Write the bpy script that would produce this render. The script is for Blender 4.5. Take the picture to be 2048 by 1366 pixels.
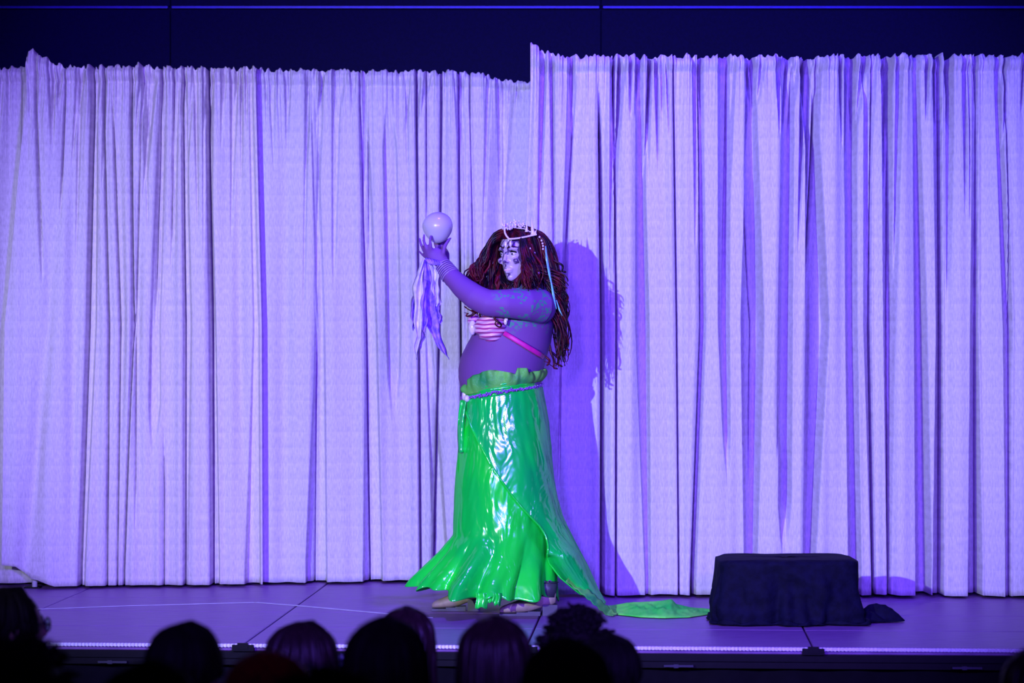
import bpy, bmesh, math, random
import numpy as np
from mathutils import Vector, Matrix, noise as mnoise

for o in list(bpy.data.objects):
    bpy.data.objects.remove(o, do_unlink=True)
sc = bpy.context.scene
COL = sc.collection
R = math.radians

# ------------------------------------------------------------------ camera
F = 5232.0                      # focal length in photo pixels (2048 wide)
CAMZ = 1.993                    # camera height above the hall floor
STZ = 0.75                      # stage top
cam_d = bpy.data.cameras.new('camera')
cam_d.sensor_width = 36.0
cam_d.lens = 36.0 * F / 2048.0
cam_d.dof.use_dof = True
cam_d.dof.focus_distance = 12.1
cam_d.dof.aperture_fstop = 2.8
cam_d.clip_end = 200
cam = bpy.data.objects.new('camera', cam_d)
COL.objects.link(cam)
cam.location = (0, 0, CAMZ)
cam.rotation_euler = (R(90), 0, 0)
sc.camera = cam

# ------------------------------------------------------------------ world, lights, exposure
w = bpy.data.worlds.new('world'); sc.world = w; w.use_nodes = True
w.node_tree.nodes['Background'].inputs[0].default_value = (0.10, 0.03, 1.0, 1)
w.node_tree.nodes['Background'].inputs[1].default_value = 0.006

def spot(name, loc, target, color, energy, half_deg, blend, radius):
    d = bpy.data.lights.new(name, 'SPOT')
    d.color = color; d.energy = energy; d.spot_size = R(2 * half_deg); d.spot_blend = blend
    d.shadow_soft_size = radius
    o = bpy.data.objects.new(name, d); COL.objects.link(o)
    o.location = loc
    o.rotation_euler = (Vector(target) - Vector(loc)).to_track_quat('-Z', 'Y').to_euler()
    return o
spot('stage_spot_white', (-3.5, 0.9, 3.3), (0.0, 12.7, 2.0), (0.80, 0.92, 0.95), 3700, 12.5, 0.85, 0.05).scale = (1.5, 0.9, 1)
spot('stage_spot_blue', (-1.0, 0.2, 3.3), (0.0, 12.9, 2.2), (0.16, 0.065, 1.0), 4600, 14.5, 0.40, 0.3)
spot('stage_spot_blue', (1.4, 0.2, 3.3), (0.0, 12.9, 2.2), (0.16, 0.065, 1.0), 4600, 14.5, 0.40, 0.3)
spot('overhead_blue_wash', (0.3, 10.0, 6.9), (0.0, 12.1, 0.75), (0.15, 0.05, 1.0), 1500, 30, 0.8, 0.15)
spot('wall_spot_blue', (2.6, 6.0, 7.0), (1.3, 15.0, 3.3), (0.0, 0.0, 1.0), 1500, 16, 1.0, 0.1)

vs = sc.view_settings
vs.view_transform = 'Standard'; vs.look = 'None'; vs.gamma = 1.0; vs.use_curve_mapping = False
vs.exposure = 0.0

# ------------------------------------------------------------------ pixel helpers
def P(px, py, D):
    return Vector(((px - 1024) / F * D, D, CAMZ - (py - 683) / F * D))
def G(px, py, z=STZ):
    D = F * (CAMZ - z) / (py - 683)
    return Vector(((px - 1024) / F * D, D, z))
def lerp(a, b, t): return a + (b - a) * t
def interp(keys, x):
    return float(np.interp(x, [k[0] for k in keys], [k[1] for k in keys]))

# ------------------------------------------------------------------ materials
def new_mat(name):
    m = bpy.data.materials.new(name); m.use_nodes = True
    nt = m.node_tree; b = nt.nodes['Principled BSDF']
    return m, nt, b
def N(nt, t, **kw):
    n = nt.nodes.new(t)
    for k, v in kw.items(): setattr(n, k, v)
    return n
def mat(name, c1, c2=None, rough=0.6, scale=20, metal=0.0, spec=0.5, bump=0.0, bscale=None, coat=0.0, stretch=(1,1,1), sheen=0.0, detail=3):
    m, nt, b = new_mat(name)
    b.inputs['Roughness'].default_value = rough
    b.inputs['Metallic'].default_value = metal
    b.inputs['Specular IOR Level'].default_value = spec
    b.inputs['Coat Weight'].default_value = coat
    b.inputs['Coat Roughness'].default_value = 0.12
    b.inputs['Sheen Weight'].default_value = sheen
    tc = N(nt, 'ShaderNodeTexCoord'); mp = N(nt, 'ShaderNodeMapping')
    mp.inputs['Scale'].default_value = stretch
    nt.links.new(tc.outputs['Object'], mp.inputs[0])
    nz = N(nt, 'ShaderNodeTexNoise'); nz.inputs['Scale'].default_value = scale; nz.inputs['Detail'].default_value = detail
    nt.links.new(mp.outputs[0], nz.inputs['Vector'])
    if c2 is None: c2 = tuple(x * 0.8 for x in c1)
    cr = N(nt, 'ShaderNodeValToRGB')
    cr.color_ramp.elements[0].position = 0.35; cr.color_ramp.elements[1].position = 0.65
    cr.color_ramp.elements[0].color = (*c2, 1); cr.color_ramp.elements[1].color = (*c1, 1)
    nt.links.new(nz.outputs[0], cr.inputs[0]); nt.links.new(cr.outputs[0], b.inputs['Base Color'])
    if bump:
        nb = N(nt, 'ShaderNodeTexNoise'); nb.inputs['Scale'].default_value = bscale or scale * 3
        nb.inputs['Detail'].default_value = 4
        nt.links.new(mp.outputs[0], nb.inputs['Vector'])
        bp = N(nt, 'ShaderNodeBump'); bp.inputs['Strength'].default_value = bump; bp.inputs['Distance'].default_value = 0.01
        nt.links.new(nb.outputs[0], bp.inputs['Height']); nt.links.new(bp.outputs[0], b.inputs['Normal'])
    return m

def drape_mat(name, col):
    m, nt, b = new_mat(name)
    b.inputs['Roughness'].default_value = 0.75; b.inputs['Specular IOR Level'].default_value = 0.25
    b.inputs['Sheen Weight'].default_value = 0.15
    tc = N(nt, 'ShaderNodeTexCoord')
    # woven rows: a horizontal band every few centimetres, fine zigzag within
    mp = N(nt, 'ShaderNodeMapping'); mp.inputs['Scale'].default_value = (150, 0.0, 34)
    nt.links.new(tc.outputs['Object'], mp.inputs[0])
    vz = N(nt, 'ShaderNodeTexNoise'); vz.inputs['Scale'].default_value = 1.0; vz.inputs['Detail'].default_value = 2
    nt.links.new(mp.outputs[0], vz.inputs['Vector'])
    mp2 = N(nt, 'ShaderNodeMapping'); mp2.inputs['Scale'].default_value = (0.35, 0.0, 1.0)
    nt.links.new(tc.outputs['Object'], mp2.inputs[0])
    wv = N(nt, 'ShaderNodeTexWave', wave_type='BANDS', bands_direction='Z', wave_profile='SAW')
    wv.inputs['Scale'].default_value = 3.9; wv.inputs['Distortion'].default_value = 0.5; wv.inputs['Detail'].default_value = 2
    nt.links.new(mp2.outputs[0], wv.inputs['Vector'])
    mx = N(nt, 'ShaderNodeMath', operation='MULTIPLY_ADD')
    nt.links.new(wv.outputs['Fac'], mx.inputs[0]); mx.inputs[1].default_value = 0.10
    nt.links.new(vz.outputs[0], mx.inputs[2])
    cr = N(nt, 'ShaderNodeValToRGB')
    cr.color_ramp.elements[0].position = 0.3; cr.color_ramp.elements[1].position = 0.85
    cr.color_ramp.elements[0].color = (*[c * 0.68 for c in col], 1); cr.color_ramp.elements[1].color = (*col, 1)
    nt.links.new(mx.outputs[0], cr.inputs[0]); nt.links.new(cr.outputs[0], b.inputs['Base Color'])
    bp = N(nt, 'ShaderNodeBump'); bp.inputs['Strength'].default_value = 0.35; bp.inputs['Distance'].default_value = 0.004
    nt.links.new(mx.outputs[0], bp.inputs['Height']); nt.links.new(bp.outputs[0], b.inputs['Normal'])
    return m

def fluor_mat(name, col, col2, gloss=0.22, rough=0.2, bump=0.5, bscale=14, stretch=(1, 1, 0.35)):
    """Day-glow coated cloth: a fluorescent diffuse body under a glossy film."""
    m, nt, b = new_mat(name)
    nt.nodes.remove(b)
    out = nt.nodes['Material Output']
    tc = N(nt, 'ShaderNodeTexCoord'); mp = N(nt, 'ShaderNodeMapping'); mp.inputs['Scale'].default_value = stretch
    nt.links.new(tc.outputs['Object'], mp.inputs[0])
    nz = N(nt, 'ShaderNodeTexNoise'); nz.inputs['Scale'].default_value = 5; nz.inputs['Detail'].default_value = 3
    nt.links.new(mp.outputs[0], nz.inputs['Vector'])
    cr = N(nt, 'ShaderNodeMix', data_type='RGBA', clamp_result=False)
    rm = N(nt, 'ShaderNodeMapRange'); rm.inputs[1].default_value = 0.4; rm.inputs[2].default_value = 0.62
    nt.links.new(nz.outputs[0], rm.inputs[0])
    nt.links.new(rm.outputs[0], cr.inputs[0])
    cr.inputs[6].default_value = (*col2, 1); cr.inputs[7].default_value = (*col, 1)
    df = N(nt, 'ShaderNodeBsdfDiffuse'); nt.links.new(cr.outputs[2], df.inputs[0])
    nb = N(nt, 'ShaderNodeTexNoise'); nb.inputs['Scale'].default_value = bscale; nb.inputs['Detail'].default_value = 3
    nb.inputs['Distortion'].default_value = 0.6
    nt.links.new(mp.outputs[0], nb.inputs['Vector'])
    bp = N(nt, 'ShaderNodeBump'); bp.inputs['Strength'].default_value = bump; bp.inputs['Distance'].default_value = 0.03
    nt.links.new(nb.outputs[0], bp.inputs['Height'])
    gl = N(nt, 'ShaderNodeBsdfGlossy'); gl.inputs['Roughness'].default_value = rough
    gl.inputs[0].default_value = (0.75, 1, 0.9, 1)
    nt.links.new(bp.outputs[0], gl.inputs['Normal'])
    ms = N(nt, 'ShaderNodeMixShader'); ms.inputs[0].default_value = gloss
    nt.links.new(df.outputs[0], ms.inputs[1]); nt.links.new(gl.outputs[0], ms.inputs[2])
    nt.links.new(ms.outputs[0], out.inputs['Surface'])
    return m

M = {}
M['drape'] = drape_mat('ivory_drape_cloth', (0.74, 0.71, 0.74))
M['drape_left'] = drape_mat('cream_drape_cloth', (0.78, 0.73, 0.69))
M['wall'] = mat('dark_wall_panel', (0.0015, 0.0004, 0.035), (0.001, 0.0002, 0.026), rough=0.7, scale=60, bump=0.2, spec=0.1)
M['rail'] = mat('blue_grey_rail', (0.015, 0.01, 0.30), rough=0.4, metal=0.3, scale=40)
M['steel'] = mat('dull_steel', (0.02, 0.02, 0.035), rough=0.5, metal=0.3, scale=40)
M['floor'] = mat('hall_carpet', (0.02, 0.02, 0.025), (0.012, 0.012, 0.016), rough=0.9, scale=80, bump=0.3)
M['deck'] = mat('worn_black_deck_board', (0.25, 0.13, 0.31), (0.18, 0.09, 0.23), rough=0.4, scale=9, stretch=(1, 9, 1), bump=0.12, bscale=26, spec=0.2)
M['metal_dark'] = mat('black_metal', (0.006, 0.006, 0.008), rough=0.5, metal=0.0, spec=0.08)
M['trim'] = mat('ribbed_aluminium_edge', (0.85, 0.85, 0.9), (0.6, 0.6, 0.65), rough=0.4, metal=0.3, scale=120)
M['black_cloth'] = mat('black_cloth', (0.004, 0.004, 0.022), (0.002, 0.002, 0.012), rough=0.8, scale=30, spec=0.12, bump=0.2, bscale=60)
M['skirting'] = mat('black_stage_skirting', (0.006, 0.006, 0.008), rough=0.95, spec=0.1)
M['tape'] = mat('pale_tape', (0.55, 0.55, 0.6), rough=0.5)
M['pole'] = mat('white_pole', (0.85, 0.83, 0.8), rough=0.35)
M['fluor'] = fluor_mat('fluorescent_green_vinyl', (0.010, 0.95, 0.045), (0.004, 0.70, 0.06), gloss=0.12, bump=0.9, bscale=9, stretch=(1, 1, 0.45))
M['fluor_teal'] = fluor_mat('fluorescent_sea_green_vinyl', (0.004, 0.85, 0.07), (0.003, 0.60, 0.09), gloss=0.15, bump=1.0, bscale=9, stretch=(1, 1, 0.5))
M['fluor_dull'] = fluor_mat('green_velvet_lining', (0.16, 0.62, 0.08), (0.015, 0.30, 0.07), gloss=0.03, rough=0.5, bump=0.8, bscale=40, stretch=(1, 1, 1))
M['fluor_train'] = fluor_mat('green_train_cloth', (0.18, 1.1, 0.10), (0.02, 0.8, 0.06), gloss=0.05, rough=0.4, bump=0.8, bscale=22, stretch=(1, 1, 1))
M['orb'] = mat('white_glossy_orb', (0.56, 0.52, 0.60), (0.48, 0.44, 0.54), rough=0.3, scale=6, coat=0.25)
M['ribbon_pale'] = mat('pale_chiffon', (0.75, 0.7, 0.85), (0.5, 0.45, 0.65), rough=0.6, scale=30)
M['ribbon_blue'] = mat('violet_mottled_chiffon', (0.45, 0.25, 0.8), (0.16, 0.08, 0.55), rough=0.6, scale=36)
M['cuff'] = mat('lavender_glove_cuff', (0.34, 0.22, 0.45), (0.24, 0.13, 0.38), rough=0.4, scale=30)
M['bead'] = mat('purple_beads', (0.35, 0.10, 0.6), (0.10, 0.03, 0.25), rough=0.25, scale=90, coat=0.5)
M['pearl'] = mat('pearl', (0.85, 0.75, 0.85), (0.75, 0.62, 0.78), rough=0.22, scale=60, coat=0.5)
M['strap'] = mat('magenta_strap', (0.75, 0.02, 0.35), (0.6, 0.01, 0.3), rough=0.5)
M['boot'] = mat('tan_boot_leather', (0.42, 0.33, 0.24), (0.32, 0.25, 0.18), rough=0.6, scale=25)
M['boot_dark'] = mat('dark_boot_leather', (0.05, 0.05, 0.07), rough=0.5, scale=25)
M['tinsel'] = mat('iridescent_hair_ribbon', (0.25, 0.95, 0.75), (0.2, 0.6, 0.9), rough=0.25, scale=18, coat=0.6)
M['hair_dark'] = mat('dark_brown_hair', (0.006, 0.004, 0.004), (0.003, 0.002, 0.002), rough=0.65, scale=50, stretch=(3, 3, 0.5), spec=0.1)
M['hair_brown'] = mat('long_brown_hair', (0.026, 0.011, 0.012), (0.012, 0.006, 0.006), rough=0.45, scale=50, stretch=(3, 3, 0.5), spec=0.3)
M['hair_red'] = mat('red_hair', (0.40, 0.006, 0.010), (0.10, 0.003, 0.004), rough=0.5, scale=40, stretch=(3, 3, 0.5), spec=0.3)  # red tone over all the hair, mottled with darker red
M['audience_skin'] = mat('skin', (0.30, 0.18, 0.14), (0.25, 0.14, 0.11), rough=0.6, scale=20)
M['shirt'] = mat('dark_shirt', (0.010, 0.009, 0.012), rough=0.9, scale=30, spec=0.2)
M['lens'] = mat('spectacle_lens', (0.5, 0.7, 0.65), rough=0.08, scale=10, coat=1.0)

def bra_mat():
    m, nt, b = new_mat('striped_pink_satin')
    b.inputs['Roughness'].default_value = 0.35; b.inputs['Coat Weight'].default_value = 0.3
    tc = N(nt, 'ShaderNodeTexCoord')
    wv = N(nt, 'ShaderNodeTexWave', wave_type='BANDS', bands_direction='Z'); wv.inputs['Scale'].default_value = 17
    wv.inputs['Distortion'].default_value = 2.2; wv.inputs['Detail'].default_value = 1.5; wv.inputs['Detail Scale'].default_value = 0.6
    nt.links.new(tc.outputs['Object'], wv.inputs['Vector'])
    cr = N(nt, 'ShaderNodeValToRGB')
    cr.color_ramp.elements[0].color = (0.45, 0.04, 0.22, 1); cr.color_ramp.elements[0].position = 0.15
    cr.color_ramp.elements[1].color = (0.95, 0.55, 0.75, 1); cr.color_ramp.elements[1].position = 0.6
    nt.links.new(wv.outputs[0], cr.inputs[0]); nt.links.new(cr.outputs[0], b.inputs['Base Color'])
    return m
M['bra'] = bra_mat()

def wig_mat():
    m, nt, b = new_mat('dark_red_wig_hair')
    b.inputs['Roughness'].default_value = 0.42; b.inputs['Specular IOR Level'].default_value = 0.25
    tc = N(nt, 'ShaderNodeTexCoord'); mp = N(nt, 'ShaderNodeMapping'); mp.inputs['Scale'].default_value = (26, 26, 5)
    nt.links.new(tc.outputs['Object'], mp.inputs[0])
    nz = N(nt, 'ShaderNodeTexNoise'); nz.inputs['Scale'].default_value = 1; nz.inputs['Detail'].default_value = 3
    nt.links.new(mp.outputs[0], nz.inputs['Vector'])
    cr = N(nt, 'ShaderNodeValToRGB'); e = cr.color_ramp.elements
    e[0].position = 0.42; e[0].color = (0.006, 0.002, 0.008, 1)
    e[1].position = 0.68; e[1].color = (0.12, 0.003, 0.012, 1)
    nt.links.new(nz.outputs[0], cr.inputs[0]); nt.links.new(cr.outputs[0], b.inputs['Base Color'])
    return m
M['wig'] = wig_mat()

def skin_mat():
    """Performer's body stocking and skin with painted green scales on the near upper arm and shoulder."""
    m, nt, b = new_mat('painted_skin')
    b.inputs['Roughness'].default_value = 0.6; b.inputs['Specular IOR Level'].default_value = 0.2
    tc = N(nt, 'ShaderNodeTexCoord')
    nz = N(nt, 'ShaderNodeTexNoise'); nz.inputs['Scale'].default_value = 9; nz.inputs['Detail'].default_value = 3
    nt.links.new(tc.outputs['Object'], nz.inputs['Vector'])
    base = N(nt, 'ShaderNodeMix', data_type='RGBA')
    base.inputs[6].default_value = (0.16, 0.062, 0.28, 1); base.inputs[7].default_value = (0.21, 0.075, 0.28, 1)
    nt.links.new(nz.outputs[0], base.inputs[0])
    vo = N(nt, 'ShaderNodeTexVoronoi', feature='F1'); vo.inputs['Scale'].default_value = 70; vo.inputs['Randomness'].default_value = 1
    nt.links.new(tc.outputs['Object'], vo.inputs['Vector'])
    lt = N(nt, 'ShaderNodeMath', operation='LESS_THAN'); lt.inputs[1].default_value = 0.50
    nt.links.new(vo.outputs['Distance'], lt.inputs[0])
    n2 = N(nt, 'ShaderNodeTexNoise'); n2.inputs['Scale'].default_value = 17; n2.inputs['Detail'].default_value = 2
    nt.links.new(tc.outputs['Object'], n2.inputs['Vector'])
    g2 = N(nt, 'ShaderNodeMath', operation='GREATER_THAN'); g2.inputs[1].default_value = 0.50
    nt.links.new(n2.outputs[0], g2.inputs[0])
    sep = N(nt, 'ShaderNodeSeparateXYZ'); nt.links.new(tc.outputs['Object'], sep.inputs[0])
    def rng(sock, a, bb, c, d):
        up = N(nt, 'ShaderNodeMapRange'); up.inputs[1].default_value = a; up.inputs[2].default_value = bb
        nt.links.new(sock, up.inputs[0])
        dn = N(nt, 'ShaderNodeMapRange'); dn.inputs[1].default_value = c; dn.inputs[2].default_value = d
        dn.inputs[3].default_value = 1; dn.inputs[4].default_value = 0
        nt.links.new(sock, dn.inputs[0])
        mm = N(nt, 'ShaderNodeMath', operation='MULTIPLY'); nt.links.new(up.outputs[0], mm.inputs[0]); nt.links.new(dn.outputs[0], mm.inputs[1])
        return mm.outputs[0]
    fx = rng(sep.outputs[0], -0.10, -0.04, 0.20, 0.23)
    fz = rng(sep.outputs[2], 2.02, 2.07, 2.26, 2.30)
    cur = lt.outputs[0]
    for s in (g2.outputs[0], fx, fz):
        mm = N(nt, 'ShaderNodeMath', operation='MULTIPLY'); nt.links.new(cur, mm.inputs[0]); nt.links.new(s, mm.inputs[1]); cur = mm.outputs[0]
    fin = N(nt, 'ShaderNodeMix', data_type='RGBA'); fin.inputs[7].default_value = (0.02, 0.34, 0.16, 1)
    m8 = N(nt, 'ShaderNodeMath', operation='MULTIPLY'); m8.inputs[1].default_value = 0.75; nt.links.new(cur, m8.inputs[0])
    nt.links.new(m8.outputs[0], fin.inputs[0]); nt.links.new(base.outputs[2], fin.inputs[6])
    nt.links.new(fin.outputs[2], b.inputs['Base Color'])
    return m
M['skin'] = skin_mat()

def face_mat():
    m, nt, b = new_mat('pale_painted_face')
    b.inputs['Roughness'].default_value = 0.35; b.inputs['Coat Weight'].default_value = 0.3
    tc = N(nt, 'ShaderNodeTexCoord')
    wv = N(nt, 'ShaderNodeTexWave', wave_type='RINGS'); wv.inputs['Scale'].default_value = 17
    wv.inputs['Distortion'].default_value = 6; wv.inputs['Detail'].default_value = 2; wv.inputs['Detail Scale'].default_value = 1.2
    nt.links.new(tc.outputs['Object'], wv.inputs['Vector'])
    cr = N(nt, 'ShaderNodeValToRGB'); e = cr.color_ramp.elements
    e[0].position = 0.18; e[0].color = (0.10, 0.05, 0.18, 1); e[1].position = 0.5; e[1].color = (0.52, 0.40, 0.56, 1)
    nt.links.new(wv.outputs[0], cr.inputs[0]); nt.links.new(cr.outputs[0], b.inputs['Base Color'])
    return m
M['face'] = face_mat()

# ------------------------------------------------------------------ object helpers
def put(o, label=None, cat=None, group=None, kind=None):
    if label: o['label'] = label
    if cat: o['category'] = cat
    if group: o['group'] = group
    if kind: o['kind'] = kind
    return o
def empty(name, loc, rz=0.0):
    o = bpy.data.objects.new(name, None); COL.objects.link(o)
    o.empty_display_size = 0.1
    o.location = loc; o.rotation_euler = (0, 0, rz)
    return o
def link(name, me, m=None, parent=None, smooth=True, world=True):
    """Link a mesh whose coordinates are in world space; keeps them there under a parent."""
    o = bpy.data.objects.new(name, me); COL.objects.link(o)
    if m is not None:
        me.materials.clear()
        for x in (m if isinstance(m, (list, tuple)) else [m]): me.materials.append(x)
    if smooth: me.polygons.foreach_set('use_smooth', [True] * len(me.polygons))
    if parent is not None:
        o.parent = parent
        if world:
            pm = Matrix.Identity(4); p = parent; chain = []
            while p is not None: chain.append(p); p = p.parent
            for p in reversed(chain):
                pm = pm @ p.matrix_parent_inverse @ p.matrix_basis
            o.matrix_parent_inverse = pm.inverted()
    return o
class MB:
    def __init__(s): s.v = []; s.f = []
    def add(s, vs, fs):
        n = len(s.v); s.v.extend([tuple(v) for v in vs]); s.f.extend([tuple(i + n for i in f) for f in fs]); return s
    def box(s, a, b):
        (x0, y0, z0), (x1, y1, z1) = a, b
        return s.add([(x0,y0,z0),(x1,y0,z0),(x1,y1,z0),(x0,y1,z0),(x0,y0,z1),(x1,y0,z1),(x1,y1,z1),(x0,y1,z1)],
              [(0,3,2,1),(4,5,6,7),(0,1,5,4),(1,2,6,5),(2,3,7,6),(3,0,4,7)])
    def tube(s, pts, rad, n=8, squash=1.0, up=None):
        pts = [Vector(p) for p in pts]
        if not isinstance(rad, (list, tuple)): rad = [rad] * len(pts)
        rings = []; ref = Vector(up) if up else Vector((0.13, 0.31, 0.94)); 
        for i, p in enumerate(pts):
            t = (pts[min(i+1, len(pts)-1)] - pts[max(i-1, 0)])
            t = t.normalized() if t.length > 1e-9 else Vector((0, 0, 1))
            a = ref - t * ref.dot(t)
            if a.length < 1e-4: a = Vector((1, 0, 0)) - t * t.x
            a.normalize(); b = t.cross(a)
            if not up: ref = a
            rings.append([p + a * (rad[i] * math.cos(2*math.pi*k/n)) + b * (rad[i] * squash * math.sin(2*math.pi*k/n)) for k in range(n)])
        return s.loft(rings)
    def loft(s, rings, cap=True):
        n = len(rings[0]); vs = [p for r in rings for p in r]; fs = []
        for i in range(len(rings) - 1):
            for k in range(n):
                k2 = (k + 1) % n
                fs.append((i*n+k, i*n+k2, (i+1)*n+k2, (i+1)*n+k))
        if cap:
            c0 = sum((Vector(p) for p in rings[0]), Vector()) / n; c1 = sum((Vector(p) for p in rings[-1]), Vector()) / n
            a = len(vs); vs += [c0, c1]; e = (len(rings)-1)*n
            for k in range(n):
                k2 = (k + 1) % n
                fs.append((a, k2, k)); fs.append((a+1, e+k, e+k2))
        return s.add(vs, fs)
    def ball(s, c, r, nu=10, nv=6, rot=None):
        rx, ry, rz = (r, r, r) if not isinstance(r, (list, tuple)) else r
        vs = []; fs = []
        for j in range(1, nv):
            a = math.pi * j / nv
            for k in range(nu):
                b = 2*math.pi*k/nu
                vs.append(Vector((rx*math.sin(a)*math.cos(b), ry*math.sin(a)*math.sin(b), rz*math.cos(a))))
        vs += [Vector((0,0,rz)), Vector((0,0,-rz))]
        if rot is not None: vs = [rot @ v for v in vs]
        vs = [v + Vector(c) for v in vs]
        for j in range(nv-2):
            for k in range(nu):
                k2 = (k+1) % nu
                fs.append((j*nu+k, (j+1)*nu+k, (j+1)*nu+k2, j*nu+k2))
        T = len(vs)-2; B = T+1; e = (nv-2)*nu
        for k in range(nu):
            k2 = (k+1) % nu
            fs.append((T, k, k2)); fs.append((B, e+k2, e+k))
        return s.add(vs, fs)
    def grid(s, fn, nu, nv, close=False):
        vs = [fn(i/(nu-1), j/(nv-1)) for j in range(nv) for i in range(nu)]
        fs = [(j*nu+i, j*nu+i+1, (j+1)*nu+i+1, (j+1)*nu+i) for j in range(nv-1) for i in range(nu-1)]
        return s.add(vs, fs)
    def mesh(s, name='m'):
        me = bpy.data.meshes.new(name); me.from_pydata(s.v, [], s.f); me.update(); return me
    def build(s, name, m=None, parent=None, smooth=True, world=True):
        return link(name, s.mesh(name), m, parent, smooth, world)
def solid(o, t, off=0.0):
    md = o.modifiers.new('thickness', 'SOLIDIFY'); md.thickness = t; md.offset = off; return o
def remesh(mb, voxel, smooth_it=4):
    me = mb.mesh('tmp'); o = bpy.data.objects.new('tmp', me); COL.objects.link(o)
    md = o.modifiers.new('r', 'REMESH'); md.mode = 'VOXEL'; md.voxel_size = voxel
    if smooth_it:
        sm = o.modifiers.new('s', 'SMOOTH'); sm.factor = 0.5; sm.iterations = smooth_it
    dg = bpy.context.evaluated_depsgraph_get(); ev = o.evaluated_get(dg)
    out = bpy.data.meshes.new_from_object(ev)
    bpy.data.objects.remove(o, do_unlink=True); bpy.data.meshes.remove(me)
    return out

# ================================================================== THE SETTING
fl = MB().box((-14, -3, -0.05), (14, 16, 0.0)).build('floor', M['floor'], None, False)
put(fl, 'dark carpeted hall floor in front of the stage', 'floor', kind='structure')

wall = MB().box((-12, 15.06, 0), (12, 15.2, 6.5)).build('wall_back', M['wall'], None, False)
put(wall, 'dark back wall of wide panels above the drapes', 'wall', kind='structure')
ZR = P(0, 15, 15).z
wx0 = P(1202, 0, 15).x; pw = P(1202, 0, 15).x - P(340, 0, 15).x
pm = MB().box((0.004, 15.02, 0.0), (pw - 0.004, 15.06, ZR - 0.012)).mesh('wall_panel'); 
pm2 = MB().box((0.004, 15.02, ZR + 0.012), (pw - 0.004, 15.06, 6.5)).mesh('wall_panel_upper')
rm_ = MB().box((0.012, 14.985, ZR - 0.006), (pw - 0.012, 15.03, ZR + 0.006)).mesh('rail')
for k in range(-4, 5):
    for nm, me, mt in (('wall_panel', pm, M['wall']), ('wall_panel', pm2, M['wall']), ('rail', rm_, M['rail'])):
        o = link(nm, me, None, wall, False, True)
        if not me.materials: me.materials.append(mt)
        o.location = (wx0 + k * pw, 0, 0)

# ------------------------------------------------------------------ stage
ST = empty('stage', (0, 10.70, 0), -R(3.3))
put(ST, 'low dark stage platform of rectangular deck boards with bright ribbed front edge', 'stage')
seam0, dw, rows, rd = 0.06, 1.165, 6, 0.63
pan = MB(); e = 0.004
bmx = bmesh.new(); bmesh.ops.create_cube(bmx, size=1)
for v in bmx.verts: v.co = Vector((v.co.x * (dw - 2*e), v.co.y * (rd - 2*e), v.co.z * 0.03))
bmesh.ops.bevel(bmx, geom=bmx.edges[:], offset=0.003, segments=1, affect='EDGES')
deckme = bpy.data.meshes.new('deck_board'); bmx.to_mesh(deckme); bmx.free(); deckme.materials.append(M['deck'])
trb = MB(); trb.box((0.02, -0.012, STZ - 0.012), (dw - 0.02, 0.0, STZ - 0.001))
nb_ = 76
for i in range(nb_):
    x = 0.03 + (dw - 0.06) * i / (nb_ - 1)
    trb.box((x - 0.0045, -0.019, STZ - 0.013), (x + 0.0045, -0.010, STZ + 0.001))
trme = trb.mesh('edge_strip'); trme.materials.append(M['trim'])
clme = MB().box((-0.045, -0.03, STZ - 0.028), (0.045, 0.0, STZ - 0.002)).box((-0.022, -0.034, STZ - 0.02), (0.022, -0.026, STZ + 0.006)).mesh('clamp'); clme.materials.append(M['metal_dark'])
brme = MB().box((-0.06, -0.012, 0.667), (0.06, 0.004, 0.676)).box((-0.02, -0.014, 0.664), (0.0, 0.0, 0.679)).mesh('bracket'); brme.materials.append(M['steel'])
for k in range(-4, 4):
    x0 = seam0 + k * dw
    for r_ in range(rows):
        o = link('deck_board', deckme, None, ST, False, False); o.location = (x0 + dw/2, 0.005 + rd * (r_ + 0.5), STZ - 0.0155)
    link('edge_strip', trme, None, ST, False, False).location = (x0, 0, 0)
    link('clamp', clme, None, ST, False, False).location = (x0, 0, 0)
    link('bracket', brme, None, ST, False, False).location = (x0 + 0.62, 0, 0)
MB().box((seam0 - 4*dw, 0.0, 0.69), (seam0 + 4*dw, 0.05, 0.72)).box((seam0 - 4*dw, 0.02, 0.66), (seam0 + 4*dw, 3.8, 0.72)).build('frame_beam', M['metal_dark'], ST, False, False)
def skf(u, v):
    x = lerp(seam0 - 4*dw, seam0 + 4*dw, u)
    return Vector((x, 0.09 + 0.018 * math.sin(x * 21 + math.sin(x * 5)), lerp(0.67, 0.004, v)))
solid(MB().grid(skf, 300, 3).build('skirting_cloth', M['skirting'], ST, True, False), 0.004)

def tape(pts, wd, label):
    mb = MB(); c = [G(*p) for p in pts]
    for i in range(len(c) - 1):
        d = (c[i+1] - c[i]); n = Vector((-d.y, d.x, 0)).normalized() * wd / 2
        z = Vector((0, 0, 0.002)); z0 = Vector((0, 0, 0.0003))
        a, b = c[i], c[i+1]
        q = [a - n, b - n, b + n, a + n]
        mb.add([p + z0 for p in q] + [p + z for p in q], [(0,3,2,1),(4,5,6,7),(0,1,5,4),(1,2,6,5),(2,3,7,6),(3,0,4,7)])
    put(mb.build('floor_tape', M['tape'], None, False), label, 'tape')
tape([(20, 1220.5), (120, 1217), (250, 1212), (400, 1208), (508, 1205)], 0.02, 'pale tape line running along the stage boards at the left')
tape([(512, 1205), (600, 1212), (700, 1221), (800, 1230), (862, 1236)], 0.026, 'pale tape line slanting forward across the boards toward the performer')

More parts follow.
